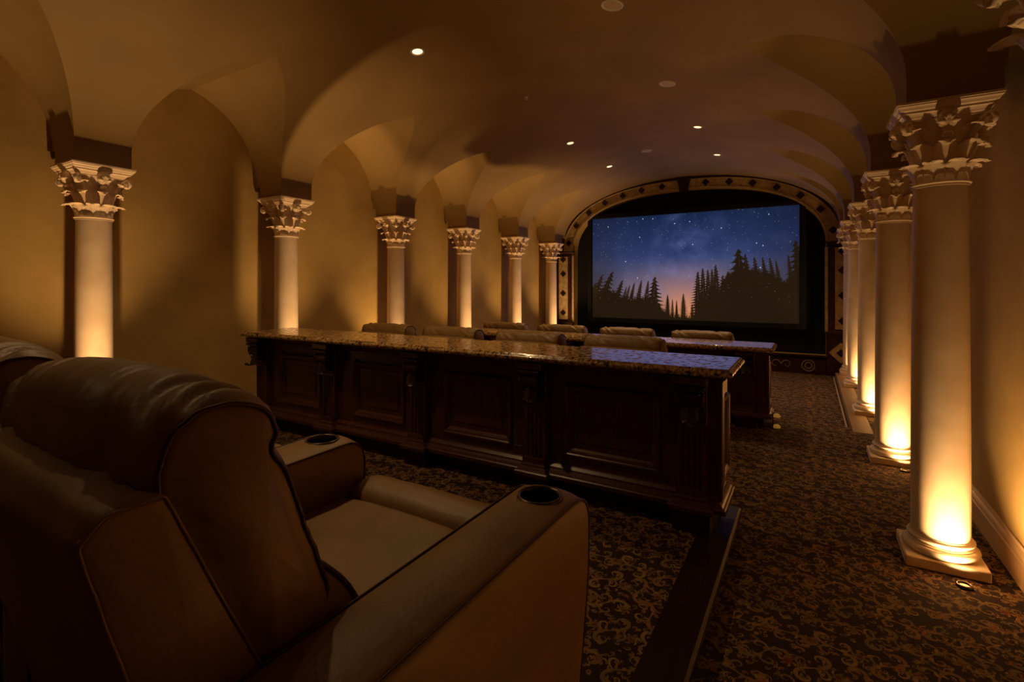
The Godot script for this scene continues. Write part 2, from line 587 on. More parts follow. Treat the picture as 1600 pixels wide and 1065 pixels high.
func make_vault() -> void:
	var root := Node3D.new()
	root.name = "ceiling"
	add_child(root)
	root.set_meta("kind", "structure")
	root.set_meta("label", "ochre plaster groin vault over the whole cinema")
	root.set_meta("category", "ceiling")
	for side in 2:
		var zs: Array[float] = LEFT_Z if side == 0 else RIGHT_Z
		var s := -1.0 if side == 0 else 1.0
		var wall := WALL_L if side == 0 else WALL_R
		var b := Build.new()
		var mids: Array[float] = []
		var hws: Array[float] = []
		for i in zs.size() - 1:
			mids.append((zs[i] + zs[i + 1]) * 0.5)
			hws.append((zs[i] - zs[i + 1]) * 0.5 - PIER)
		# barrel strips between the lunettes, row by row upwards
		var n := mids.size()
		for k in n + 1:
			var rows := []
			for r in 45:                                     # the lower rows match the lunettes' own, so that the groins close
				var top_f := asin(LUNETTE_RISE / RISE)
				var f := asin(LUNETTE_RISE / RISE * r / 20.0) if r <= 20 else lerpf(top_f, PI * 0.5, (r - 20) / 24.0)
				var y := SPRING + RISE * sin(f)
				var za := BACK_Z if k == 0 else mids[k - 1] - half_width(y, hws[k - 1])
				var zb := END_Z if k == n else mids[k] + half_width(y, hws[k])
				var row := PackedVector3Array()
				for c in 7:
					row.append(Vector3(XC + s * HALF * cos(f), y, lerpf(za, zb, c / 6.0)))
				rows.append(row)
			b.grid(rows, 1, false, side == 1)
		part("vault", b.mesh(), mats.ceiling, root)
		for k in n:
			var l := Build.new()
			for flank in [1.0, -1.0]:
				var rows := []
				for j in 21:
					var y := SPRING + LUNETTE_RISE * j / 20.0
					var z: float = mids[k] + flank * half_width(y, hws[k])
					var q := (y - SPRING) / RISE
					var xg := XC + s * HALF * sqrt(1.0 - q * q)
					var row := PackedVector3Array()
					for c in 9:
						row.append(Vector3(lerpf(xg, wall + s * 0.02, c / 8.0), y, z))
					rows.append(row)
				l.grid(rows, 1 if flank > 0.0 else 2, false, (side == 0) == (flank > 0.0))
			part("lunette", l.mesh(), mats.ceiling, root)
		for i in zs.size():
			var face := XC + s * HALF
			var back := face + s * 0.324
			part("pier", boxes([[Vector3(minf(face, back), 2.168, zs[i] - PIER), Vector3(maxf(face, back), SPRING + 0.001, zs[i] + PIER)]]), mats.ceiling, root)
	part("roof_slab", boxes([[Vector3(WALL_L - 0.25, ROOF, END_Z - 0.45), Vector3(WALL_R + 0.25, ROOF + 0.2, BACK_Z + 0.2)]]), mats.plaster, root)


func make_room() -> void:
	make_vault()
	struct("wall_left", boxes([[Vector3(WALL_L - 0.2, -0.1, END_Z - 0.4), Vector3(WALL_L, ROOF, BACK_Z)]]), mats.plaster, "mottled ochre plaster wall behind the left colonnade", "wall")
	struct("wall_right", boxes([[Vector3(WALL_R, -0.1, END_Z - 0.4), Vector3(WALL_R + 0.2, ROOF, BACK_Z)]]), mats.plaster, "mottled ochre plaster wall behind the right colonnade", "wall")
	struct("wall_back", boxes([[Vector3(WALL_L - 0.2, -0.1, BACK_Z), Vector3(WALL_R + 0.2, ROOF, BACK_Z + 0.2)]]), mats.plaster, "ochre plaster wall behind the viewer", "wall")
	# floors: lowest tier, middle tier with the ledge on the right, near platform
	struct("floor", boxes([[Vector3(WALL_L, -0.12, END_Z - 0.3), Vector3(WALL_R, 0.0, BACK_Z)]]), mats.carpet, "scroll-patterned carpet of the lowest tier before the stage", "carpet")
	struct("floor_middle", boxes([[Vector3(WALL_L, 0.001, -5.37), Vector3(WALL_R, TIER_B, BACK_Z)], [Vector3(0.47, 0.001, END_Z), Vector3(WALL_R, TIER_B, -5.36)]]), mats.carpet, "scroll-patterned carpet of the aisle and the middle tier", "carpet")
	struct("floor_platform", boxes([[Vector3(WALL_L, TIER_B, -2.92), Vector3(-0.45, TIER_A, BACK_Z)]]), mats.carpet, "scroll-patterned carpet on the raised platform under the near recliner", "carpet")
	# wooden nosing along the platform
	var b := Build.new()
	var pr := PackedVector2Array([Vector2(-0.46, TIER_B), Vector2(-0.33, TIER_B), Vector2(-0.33, TIER_A - 0.032), Vector2(-0.315, TIER_A - 0.028), Vector2(-0.308, TIER_A - 0.016), Vector2(-0.311, TIER_A - 0.003), Vector2(-0.322, TIER_A + 0.004), Vector2(-0.46, TIER_A + 0.004)])
	b.prism(pr, Transform3D(Basis.IDENTITY, Vector3(0, 0, -2.9)), 2.9 + BACK_Z)
	struct("trim_1", b.mesh(), mats.wood_dark, "dark wooden nosing along the edge of the carpeted platform", "step edge")
	# cream stone kerb on the ledge at the foot of the far right columns
	var k := Build.new()
	k.box(Vector3(0.322, 0.001, END_Z + 0.3), Vector3(0.47, TIER_B + 0.004, -5.21), 0.004)
	struct("trim_2", k.mesh(), mats.kerb, "cream stone kerb along the ledge of the far right columns", "kerb")
	var k2 := Build.new()
	k2.box(Vector3(0.296, 0.0, END_Z + 0.3), Vector3(0.308, 0.03, -5.372), 0.003)
	struct("trim_3", k2.mesh(), mats.trim, "thin pale bead at the foot of the stone kerb", "trim")
	# carpeted step edge between the tiers
	var s := Build.new()
	s.tube(PackedVector3Array([Vector3(-0.30, TIER_B - 0.008, -5.37), Vector3(0.32, TIER_B - 0.008, -5.37)]), 0.01)
	struct("trim_4", s.mesh(), mats.carpet, "rounded carpet edge of the step down to the lowest tier", "step edge")
	# baseboards
	var prof := PackedVector2Array([Vector2(0, 0), Vector2(0.022, 0), Vector2(0.022, 0.105), Vector2(0.017, 0.112), Vector2(0.017, 0.122), Vector2(0.013, 0.132), Vector2(0.006, 0.142), Vector2(0.009, 0.15), Vector2(0.006, 0.16), Vector2(0, 0.162)])
	var r := Build.new()
	r.prism(prof, Transform3D(Basis(Vector3(-1, 0, 0), Vector3.UP, Vector3(0, 0, -1)), Vector3(WALL_R, TIER_B, BACK_Z)), BACK_Z - END_Z)
	struct("baseboard_right", r.mesh(), mats.trim, "cream moulded baseboard along the right wall", "baseboard")
	var l := Build.new()
	l.prism(prof, Transform3D(Basis(Vector3(1, 0, 0), Vector3.UP, Vector3(0, 0, 1)), Vector3(WALL_L, TIER_A, -2.9)), BACK_Z + 2.9)
	l.prism(prof, Transform3D(Basis(Vector3(1, 0, 0), Vector3.UP, Vector3(0, 0, 1)), Vector3(WALL_L, TIER_B, -5.36)), 5.36 - 2.9)
	l.prism(prof, Transform3D(Basis(Vector3(1, 0, 0), Vector3.UP, Vector3(0, 0, 1)), Vector3(WALL_L, 0, END_Z)), -END_Z - 5.36)
	struct("baseboard_left", l.mesh(), mats.trim, "cream moulded baseboard along the left wall", "baseboard")


func arch_points(inset: float, n := 56) -> PackedVector2Array:    # the stage opening: a flat round-shouldered arch, offset outwards by inset
	var pts := PackedVector2Array()
	for k in n + 1:
		var a := PI * (1.0 - float(k) / n)
		var c := cos(a)
		var s := sin(a)
		var e := 2.0 / 2.35
		pts.append(Vector2(XC + signf(c) * pow(absf(c), e) * (2.08 + inset * 1.15), 1.97 + pow(maxf(s, 0.0), e) * (1.06 + inset * 0.92)))
	return pts


func make_stage() -> void:
	# end wall with the arched opening
	var b := Build.new()
	var inner := arch_points(0.0)
	var z0 := END_Z
	var ring := PackedVector2Array([Vector2(XC - 2.08, 0.29)])
	ring.append_array(inner)
	ring.append(Vector2(XC + 2.08, 0.29))
	var mid := Vector2(XC, 1.2)
	var outer := PackedVector2Array()
	for p in ring:
		var d := p - mid
		var q := mid + d * 3.0
		outer.append(Vector2(clampf(q.x, WALL_L, WALL_R), clampf(q.y, 0.0, ROOF)))
	for i in ring.size() - 1:
		b.quad(Vector3(ring[i].x, ring[i].y, z0), Vector3(ring[i + 1].x, ring[i + 1].y, z0), Vector3(outer[i + 1].x, outer[i + 1].y, z0), Vector3(outer[i].x, outer[i].y, z0))
		b.quad(Vector3(ring[i].x, ring[i].y, z0 - 0.3), Vector3(ring[i + 1].x, ring[i + 1].y, z0 - 0.3), Vector3(ring[i + 1].x, ring[i + 1].y, z0), Vector3(ring[i].x, ring[i].y, z0))
	b.box(Vector3(WALL_L, 0.0, END_Z - 0.3), Vector3(WALL_R, 0.29, END_Z))
	struct("wall_front", b.mesh(), mats.plaster, "end wall pierced by the arched stage opening", "wall")
	struct("wall_stage", boxes([[Vector3(WALL_L, 0.29, END_Z - 0.35), Vector3(WALL_R, ROOF, END_Z - 0.2)]]), mats.velvet, "black masking behind the screen inside the arch", "masking")

	# inlaid stone surround
	var t := thing("proscenium_arch", "cream stone surround with dark diamond inlays round the stage opening", "arch", Vector3(XC, 0, END_Z))
	var off := Vector3(-XC, 0, 0)
	var p0 := arch_points(0.0)
	var p1 := arch_points(0.19)
	var profile := [[0.0, 0.0], [0.0, 0.035], [0.12, 0.035], [0.16, 0.022], [0.86, 0.022], [0.9, 0.035], [1.0, 0.035], [1.0, 0.0]]
	var band := Build.new()
	var rows := []
	for i in p0.size():
		var row := PackedVector3Array()
		for q in profile:
			var p := p0[i].lerp(p1[i], q[0])
			row.append(Vector3(p.x, p.y, q[1]) + off)
		rows.append(row)
	for j in profile.size() - 1:
		var two := []
		for i in rows.size():
			two.append(PackedVector3Array([rows[i][j], rows[i][j + 1]]))
		band.grid(two, 2 + j, false, false)
	part("arch_band", band.mesh(), mats.marble, t)
	var lip := Build.new()
	var edge := PackedVector3Array()
	for p in p1:
		edge.append(Vector3(p.x, p.y, 0.03) + off)
	lip.tube(edge, 0.018)
	part("outer_moulding", lip.mesh(), mats.rouge, t, "dark red moulding round the arch")
	# diamonds along the arch
	var tile := Build.new()
	var d := 0.062
	tile.prism(PackedVector2Array([Vector2(0, -d), Vector2(d, 0), Vector2(0, d), Vector2(-d, 0)]), Transform3D(Basis.IDENTITY, Vector3(0, 0, -0.01)), 0.018)
	var dm := tile.mesh()
	var pm := arch_points(0.095, 400)
	var total := 0.0
	for i in 400:
		total += pm[i].distance_to(pm[i + 1])
	var want := 0.0
	var run := 0.0
	var k := 0
	for i in 400:
		run += pm[i].distance_to(pm[i + 1])
		if run >= total * (k + 0.62) / 15.24 and k < 15:
			if k != 7:
				var o := part("diamond_inlay", dm, mats.inlay, t)
				o.position = Vector3(pm[i].x, pm[i].y, 0.022) + off
			k += 1
	var key := Build.new()
	key.prism(PackedVector2Array([Vector2(-0.07, 2.98), Vector2(0.07, 2.98), Vector2(0.085, 3.10), Vector2(0.125, 3.235), Vector2(-0.125, 3.235), Vector2(-0.085, 3.10)]), Transform3D.IDENTITY, 0.06)
	key.prism(PackedVector2Array([Vector2(-0.04, 3.02), Vector2(0, 3.0), Vector2(0.04, 3.02), Vector2(0.05, 3.12), Vector2(0.0, 3.16), Vector2(-0.05, 3.12)]), Transform3D(Basis.IDENTITY, Vector3(0, 0, 0.06)), 0.02)
	part("keystone", key.mesh(), mats.rouge, t, "dark red shield-shaped keystone")
	for s in [-1.0, 1.0]:
		var x: float = s * 2.27
		var pil := part("pillar", boxes([[Vector3(x - 0.19, 0.0, 0.0), Vector3(x + 0.19, 0.64, 0.035)], [Vector3(x - 0.19, 0.64, 0), Vector3(x + 0.19, 1.98, 0.016)]], 0.004), mats.rouge, t, "dark red stone pillar")
		part("cream_panel", boxes([[Vector3(x + s * 0.02 - 0.095, 0.70, 0.01), Vector3(x + s * 0.02 + 0.095, 1.93, 0.027)]], 0.004), mats.marble, pil, "cream marble panel")
		part("edge_bead", boxes([[Vector3(s * 2.085 - 0.02, 0.66, 0.0), Vector3(s * 2.085 + 0.02, 1.95, 0.03)]], 0.005), mats.marble, pil, "pale stone bead")
		for y in [0.83, 1.21, 1.59, 1.87]:
			var o := part("diamond_inlay", dm, mats.inlay, pil)
			o.position = Vector3(x + s * 0.02, y, 0.024)
		var cap := Build.new()
		cap.slab(x - 0.21, x + 0.21, 0.0, 0.075, [Vector2(0.045, 1.955), Vector2(0.03, 1.985), Vector2(0.008, 2.0), Vector2(0.0, 2.012), Vector2(0, 2.03)])
		part("cap_moulding", cap.mesh(), mats.rouge, pil)
		var ba := Build.new()
		ba.slab(x - 0.205, x + 0.205, 0.0, 0.065, [Vector2(0, 0.625), Vector2(0, 0.645), Vector2(0.02, 0.655), Vector2(0.03, 0.675)])
		part("base_moulding", ba.mesh(), mats.rouge, pil)
		var lo := Build.new()
		var dd := 0.155
		lo.prism(PackedVector2Array([Vector2(0, -dd), Vector2(dd, 0), Vector2(0, dd), Vector2(-dd, 0)]), Transform3D(Basis.IDENTITY, Vector3(x, 0.35, 0.03)), 0.016)
		part("cream_diamond", lo.mesh(), mats.marble, pil, "large cream marble diamond")
		var o2 := part("diamond_inlay", dm, mats.inlay, pil)
		o2.position = Vector3(x, 0.35, 0.043)
	# stage front
	var f := thing("stage_front", "low dark stone stage front carved with rings and shields below the screen", "stage", Vector3(XC, 0, END_Z))
	part("panel", boxes([[Vector3(-2.07, 0.0, 0.001), Vector3(2.07, 0.25, 0.03)]]), mats.rouge, f)
	var sill := Build.new()
	sill.slab(-2.075, 2.075, 0.0, 0.075, [Vector2(0.05, 0.235), Vector2(0.03, 0.255), Vector2(0.005, 0.268), Vector2(0, 0.28), Vector2(0, 0.295)])
	part("sill", sill.mesh(), mats.rouge, f)
	for i in 11:
		var cx := -1.85 + i * 0.37
		var g := Build.new()
		if i % 2 == 0:
			for rr in [0.085, 0.045]:
				var c := PackedVector3Array()
				for q in 24:
					c.append(Vector3(cx + rr * cos(TAU * q / 24), 0.13 + rr * sin(TAU * q / 24), 0.034))
				g.tube(c, 0.013, true, 6)
			part("ring_ornament", g.mesh(), mats.frieze, f, "carved pale double ring")
		else:
			for s in [-1.0, 1.0]:
				var c := PackedVector3Array()
				var w := []
				for q in 22:
					var a := q * 0.32
					var rr := 0.075 * exp(-q * 0.055)
					c.append(Vector3(cx + s * (0.03 + 0.05 - rr * cos(a)), 0.13 + rr * sin(a), 0.034))
					w.append(0.012 * (1.0 - q / 30.0))
				g.tube(c, w, false, 6)
			part("scroll_ornament", g.mesh(), mats.frieze, f, "carved pale pair of scrolls")

	# the screen
	var sc := thing("projection_screen", "wide lit cinema screen showing a starry night over pine trees", "screen", Vector3(-1.8575, 0.76, END_Z - 0.06))
	var hw := 1.7205
	var hh := 1.866
	var q := SurfaceTool.new()
	q.begin(Mesh.PRIMITIVE_TRIANGLES)
	var cs := [Vector3(-hw, 0, 0), Vector3(hw, 0, 0), Vector3(hw, hh, 0), Vector3(-hw, hh, 0)]
	var us := [Vector2(0, 1), Vector2(1, 1), Vector2(1, 0), Vector2(0, 0)]
	for i in [0, 2, 1, 0, 3, 2]:
		q.set_normal(Vector3(0, 0, 1))
		q.set_uv(us[i])
		q.add_vertex(cs[i])
	part("screen_picture", q.commit(), mats.film, sc, "film picture of stars and pines")
	var bd := Build.new()
	bd.frame(-hw - 0.09, hw + 0.09, -0.09, hh + 0.09, [Vector2(0, -0.05), Vector2(0, 0.02), Vector2(0.01, 0.03), Vector2(0.08, 0.03), Vector2(0.09, 0.001), Vector2(0.09, -0.01)])
	bd.box(Vector3(-hw - 0.08, -0.08, -0.05), Vector3(hw + 0.08, hh + 0.08, -0.004))
	part("screen_border", bd.mesh(), mats.velvet, sc, "black velvet border")
	var glow := AreaLight3D.new()
	glow.name = "screen_glow"
	glow.area_size = Vector2(hw * 2.0, hh)
	glow.light_color = SCREEN_LIGHT
	glow.light_energy = SCREEN_ENERGY
	glow.shadow_enabled = true
	glow.position = Vector3(0, hh * 0.5, 0.035)
	glow.rotation.y = PI
	sc.add_child(glow)


# ---------------------------------------------------------------- columns

func leaf_mesh(h: float, w: float, out: float, lobes: int) -> ArrayMesh:
	# an acanthus leaf that stands at the origin, leans along +z and rolls over at the tip
	var b := Build.new()
	var front := []
	var back := []
	for i in 15:
		var t := i / 14.0
		var y: float
		var z: float
		if t < 0.68:
			var q := t / 0.68
			y = h * 0.93 * q
			z = out * 0.38 * q * q
		else:
			var a := (t - 0.68) / 0.32 * 3.5
			y = h * 0.93 + h * 0.105 * sin(a)
			z = out * 0.38 + out * 0.34 * (1.0 - cos(a))
		var wide := w * (0.62 + 0.42 * sin(PI * minf(1.0, t * 1.08))) * (1.0 if t < 0.74 else sqrt(maxf(0.06, 1.0 - pow((t - 0.74) / 0.26, 2.0))))
		wide *= 1.0 + 0.09 * sin(t * TAU * lobes)
		var rf := PackedVector3Array()
		var rb := PackedVector3Array()
		for j in 11:
			var s := j / 5.0 - 1.0
			var rib := 0.045 * w * cos(s * PI * 2.5) * (1.0 - t * 0.4)
			var bow := -0.34 * w * s * s * (1.0 - 0.5 * t)
			var p := Vector3(s * wide * 0.5, y, z + bow + rib)
			rf.append(p)
			rb.append(p + Vector3(0, -0.003, -0.008))
		front.append(rf)
		back.append(rb)
	b.grid(front, 1)
	b.grid(back, 2, false, true)
	for i in 14:
		for e in [0, 10]:
			b.quad_out(front[i][e], front[i + 1][e], back[i + 1][e], back[i][e], front[i][5])
	for j in 10:
		b.quad_out(front[14][j], front[14][j + 1], back[14][j + 1], back[14][j], front[12][5])
	return b.mesh()


func volute_mesh() -> ArrayMesh:
	# a stalk that rises along +z and winds into a spiral under the abacus corner
	var b := Build.new()
	var path := PackedVector3Array()
	var w := []
	for i in 8:
		var t := i / 7.0
		path.append(Vector3(0, 0.15 + 0.115 * t, 0.118 + 0.075 * t * t))
		w.append(0.010 + 0.004 * t)
	for i in 26:
		var a := PI * 0.5 - i * 0.40
		var r := 0.026 * exp(-i * 0.062)
		path.append(Vector3(0.0, 0.243 + r * sin(a), 0.197 + r * cos(a)))
		w.append(0.013 * exp(-i * 0.03))
	b.tube(path, w, false, 7)
	b.box(Vector3(-0.016, 0.215, 0.18), Vector3(0.016, 0.255, 0.212), 0.007)
	return b.mesh()


func fleuron_mesh() -> ArrayMesh:
	var b := Build.new()
	b.lathe([Vector2(0.0, 0.180), Vector2(0.014, 0.183), Vector2(0.021, 0.195), Vector2(0.017, 0.207), Vector2(0.011, 0.214), Vector2(0.018, 0.222), Vector2(0.030, 0.238), Vector2(0.035, 0.262), Vector2(0.031, 0.288), Vector2(0.018, 0.308), Vector2(0.0, 0.316)], 12)
	for k in 5:
		var a := -PI * 0.5 + PI * (k - 2) / 4.5
		var p := PackedVector3Array()
		var w := []
		for i in 7:
			var t := i / 6.0
			p.append(Vector3(sin(a + PI * 0.5) * (0.012 + 0.026 * t), 0.245 + cos(a + PI * 0.5) * (0.01 + 0.038 * t), 0.012 + 0.018 * sin(PI * t)))
			w.append(0.004 + 0.008 * sin(PI * (0.15 + 0.8 * t)))
		b.tube(p, w, false, 6)
	return b.mesh()


func make_column(height: float) -> Node3D:
	# origin at the foot of the plinth; the abacus always ends at the foot of the pier
	var root := Node3D.new()
	root.name = "column"
	var pl := Build.new()
	pl.box(Vector3(-0.145, 0, -0.145), Vector3(0.145, 0.047, 0.145), 0.004)
	part("plinth", pl.mesh(), mats.cream, root)
	var bs := Build.new()
	var low: Array = []
	for k in 13:
		var a := -PI * 0.5 + PI * k / 12.0
		low.append(Vector2(0.1225 + 0.0185 * cos(a), 0.0655 + 0.0185 * sin(a)))
	bs.lathe(low, 48, 1)
	bs.lathe([Vector2(0.1225, 0.084), Vector2(0.1225, 0.088)], 48, 2)
	bs.lathe([Vector2(0.1225, 0.088), Vector2(0.1155, 0.0905), Vector2(0.1135, 0.095), Vector2(0.1145, 0.099), Vector2(0.118, 0.101)], 48, 3)
	var up: Array = []
	for k in 9:
		var a := -PI * 0.5 + PI * k / 8.0
		up.append(Vector2(0.1165 + 0.0075 * cos(a), 0.1085 + 0.0075 * sin(a)))
	bs.lathe(up, 48, 4)
	bs.lathe([Vector2(0.1165, 0.116), Vector2(0.1155, 0.121), Vector2(0.110, 0.125)], 48, 5)
	part("base_moulding", bs.mesh(), mats.cream, root)
	var top := height - 0.352
	var sh := Build.new()
	var prof: Array = [Vector2(0.1125, 0.12), Vector2(0.1085, 0.135)]
	for k in 13:
		var t := k / 12.0
		prof.append(Vector2(lerpf(0.108, 0.0985, pow(t, 1.5)), lerpf(0.14, top, t)))
	sh.lathe(prof, 56, 1)
	part("shaft", sh.mesh(), mats.cream, root)
	var cap := Node3D.new()
	cap.name = "capital"
	root.add_child(cap)
	cap.position.y = top
	var as_ := Build.new()
	var ring: Array = []
	for k in 11:
		var a := -PI * 0.5 + PI * k / 10.0
		ring.append(Vector2(0.101 + 0.0095 * cos(a), 0.0 + 0.0075 * sin(a)))
	as_.lathe(ring, 48, 1)
	as_.lathe([Vector2(0.103, -0.017), Vector2(0.105, -0.013), Vector2(0.103, -0.0075)], 48, 2)
	part("astragal", as_.mesh(), mats.cream, cap)
	var bell := Build.new()
	bell.lathe([Vector2(0.098, 0.0), Vector2(0.098, 0.08), Vector2(0.102, 0.15), Vector2(0.112, 0.20), Vector2(0.13, 0.245), Vector2(0.145, 0.27), Vector2(0.145, 0.279)], 40, 1)
	part("bell", bell.mesh(), mats.cream, cap)
	var ab := Build.new()
	ab.slab(-0.181, 0.181, -0.181, 0.181, [Vector2(0.046, 0.274), Vector2(0.046, 0.282), Vector2(0.040, 0.284), Vector2(0.036, 0.293), Vector2(0.030, 0.301), Vector2(0.022, 0.305), Vector2(0.022, 0.314), Vector2(0.015, 0.318), Vector2(0.010, 0.328), Vector2(0.003, 0.335), Vector2(0.003, 0.340), Vector2(0, 0.342), Vector2(0, 0.352)])
	part("abacus", ab.mesh(), mats.cream, cap)
	for k in 8:
		var o := part("acanthus_leaf", mats.leaf_low, mats.cream, cap)
		var a := TAU * (k + 0.5) / 8
		o.position = Vector3(sin(a) * 0.099, 0.008, cos(a) * 0.099)
		o.rotation.y = a
	for k in 8:
		var o := part("acanthus_leaf", mats.leaf_high, mats.cream, cap)
		var a := TAU * k / 8
		o.position = Vector3(sin(a) * 0.097, 0.02, cos(a) * 0.097)
		o.rotation.y = a
	for k in 4:
		var o := part("volute", mats.volute, mats.cream, cap)
		o.rotation.y = PI * 0.25 + PI * 0.5 * k
		var l := part("acanthus_leaf", mats.leaf_corner, mats.cream, cap)
		var a := PI * 0.25 + PI * 0.5 * k
		l.position = Vector3(sin(a) * 0.105, 0.12, cos(a) * 0.105)
		l.rotation.y = a
	for k in 4:
		var o := part("fleuron", mats.fleuron, mats.cream, cap)
		var a := PI * 0.5 * k
		o.position = Vector3(sin(a) * 0.148, 0, cos(a) * 0.148)
		o.rotation.y = a
	return root


func uplight(called: String, label: String, at: Vector3, lean: Vector3, energy: float, angle: float) -> void:
	var t := thing(called, label, "uplight", at, 0.0, "floor uplights at the feet of the columns")
	var b := Build.new()
	b.lathe([Vector2(0.029, 0.0), Vector2(0.029, 0.008), Vector2(0.026, 0.012), Vector2(0.021, 0.012), Vector2(0.019, 0.002)], 24)
	part("rim", b.mesh(), mats.chrome, t, "metal rim")
	var l := Build.new()
	l.lathe([Vector2(0.02, 0.0), Vector2(0.02, 0.003), Vector2(0.013, 0.006), Vector2(0.0, 0.007)], 24)
	part("lamp_lens", l.mesh(), mats.lens, t, "glowing lens")
	var s := SpotLight3D.new()
	s.name = "uplight_beam"
	s.light_color = WARM
	s.light_energy = energy
	s.light_size = 0.02
	s.spot_angle = angle
	s.spot_angle_attenuation = 1.0
	s.spot_range = 14.0
	s.spot_attenuation = 2.0
	s.shadow_enabled = true
	t.add_child(s)
	s.position = Vector3(0, 0.014, 0)
	s.basis = Basis.looking_at(lean, Vector3(0, 0, 1))


func make_columns() -> void:
	mats.leaf_low = leaf_mesh(0.080, 0.086, 0.072, 4)
	mats.leaf_high = leaf_mesh(0.150, 0.082, 0.078, 5)
	mats.leaf_corner = leaf_mesh(0.118, 0.085, 0.085, 4)
	mats.volute = volute_mesh()
	mats.fleuron = fleuron_mesh()
	var left_names := ["", "beside the viewer at the left, out of the picture", "behind the backs of the near recliners", "rising behind the left end of the near bar", "third of the left row from the near recliners", "fourth of the left row from the near recliners", "last but one of the left row before the screen", "of the left row touching the stage surround"]
	var right_names := ["", "behind the viewer on the right", "at the upper right corner, showing only capital leaves", "seen whole with its square plinth, largest of all", "second of the right row, half hidden by the largest column", "third of the right row, where the kerb begins", "fourth of the right row, standing on the kerb", "of the right row farthest away, touching the stage surround"]
	var proto := {}
	for side in 2:
		var zs: Array[float] = LEFT_Z if side == 0 else RIGHT_Z
		for i in range(1, zs.size()):
			var floor_y := TIER_B
			if side == 0:
				floor_y = TIER_A if zs[i] > -2.9 else (TIER_B if zs[i] > -5.36 else 0.0)
			elif i >= 6:
				floor_y = TIER_B + 0.004
			var h := 2.169 - floor_y
			var key := "%.3f" % h
			var at := Vector3(LEFT_X if side == 0 else RIGHT_X, floor_y, zs[i])
			var label: String = "cream Corinthian column " + (left_names[i] if side == 0 else right_names[i])
			var group := "cream columns of the left row" if side == 0 else "cream columns of the right row"
			var col: Node3D
			if proto.has(key):
				col = dup(proto[key], "column", label, at, 0.0, group)
			else:
				col = make_column(h)
				col.name = numbered("column")
				add_child(col)
				col.position = at
				tag(col, label, "column", group)
				proto[key] = col
			var foot: Vector3
			var lean: Vector3
			if side == 0:
				foot = at + (Vector3(0.43, 0.0, 0.02) if i == 3 else Vector3(0.20 if i == 4 else 0.43, 0.0, 0.12))
				lean = Vector3(-0.12, 1, -0.04)
			else:
				foot = at + Vector3(0.04, 0.0, 0.225)
				lean = Vector3(0.05, 1, -0.36)
			if i == 1:
				continue                                # the pair behind the viewer is switched off and unseen
			uplight("floor_uplight", "floor uplight before column " + (left_names[i] if side == 0 else right_names[i]), foot, lean, UPLIGHT_LEFT if side == 0 else UPLIGHT_RIGHT, ANGLE_LEFT if side == 0 else ANGLE_RIGHT)


# ---------------------------------------------------------------- ceiling fittings

func vault_point(x: float, z: float) -> Transform3D:             # origin on the vault, y axis pointing out of the plaster into the room
	var u := (x - XC) / HALF
	var y := SPRING + RISE * sqrt(1.0 - u * u)
	var slope := -RISE / HALF * u / sqrt(1.0 - u * u)
	var n := Vector3(slope, -1.0, 0).normalized()
	return Transform3D(Basis(n.cross(Vector3(0, 0, 1)).normalized(), n, Vector3(0, 0, 1)), Vector3(x, y, z))


func ceiling_lamp(label: String, x: float, z: float, lit: bool, energy := 0.0) -> void:
	var xf := vault_point(x, z)
	var t := thing("recessed_light" if lit else "unlit_recessed_light", label, "ceiling light", Vector3.ZERO, 0.0, "lit recessed ceiling lights" if lit else "unlit recessed ceiling lights")
	t.transform = xf
	var r := 0.045 if lit else 0.062
	var b := Build.new()
	b.lathe([Vector2(r + 0.012, -0.004), Vector2(r + 0.012, 0.003), Vector2(r + 0.006, 0.008), Vector2(r, 0.006), Vector2(r - 0.006, 0.001)], 32)
	part("trim_ring", b.mesh(), mats.white, t, "white trim ring")
	var d := Build.new()
	d.lathe([Vector2(r - 0.004, 0.0), Vector2(r * 0.8, 0.003 if lit else 0.0015), Vector2(0.0, 0.005 if lit else 0.002)], 32)
	part("lamp_lens" if lit else "lamp_well", d.mesh(), mats.bulb if lit else mats.trim, t, "glowing lens" if lit else "unlit lens")
	if not lit:
		return
	var s := SpotLight3D.new()
	s.name = "downlight_beam"
	s.light_color = WARM.lerp(Color.WHITE, 0.12)
	s.light_energy = energy
	s.light_size = 0.04
	s.spot_angle = 62.0
	s.spot_angle_attenuation = 1.0
	s.spot_range = 14.0
	s.spot_attenuation = 2.0
	s.shadow_enabled = true
	t.add_child(s)
	s.position = Vector3(0, 0.02, 0)
	s.basis = Basis.looking_at(xf.basis.inverse() * Vector3(0, -1, 0), Vector3(0, 0, 1))


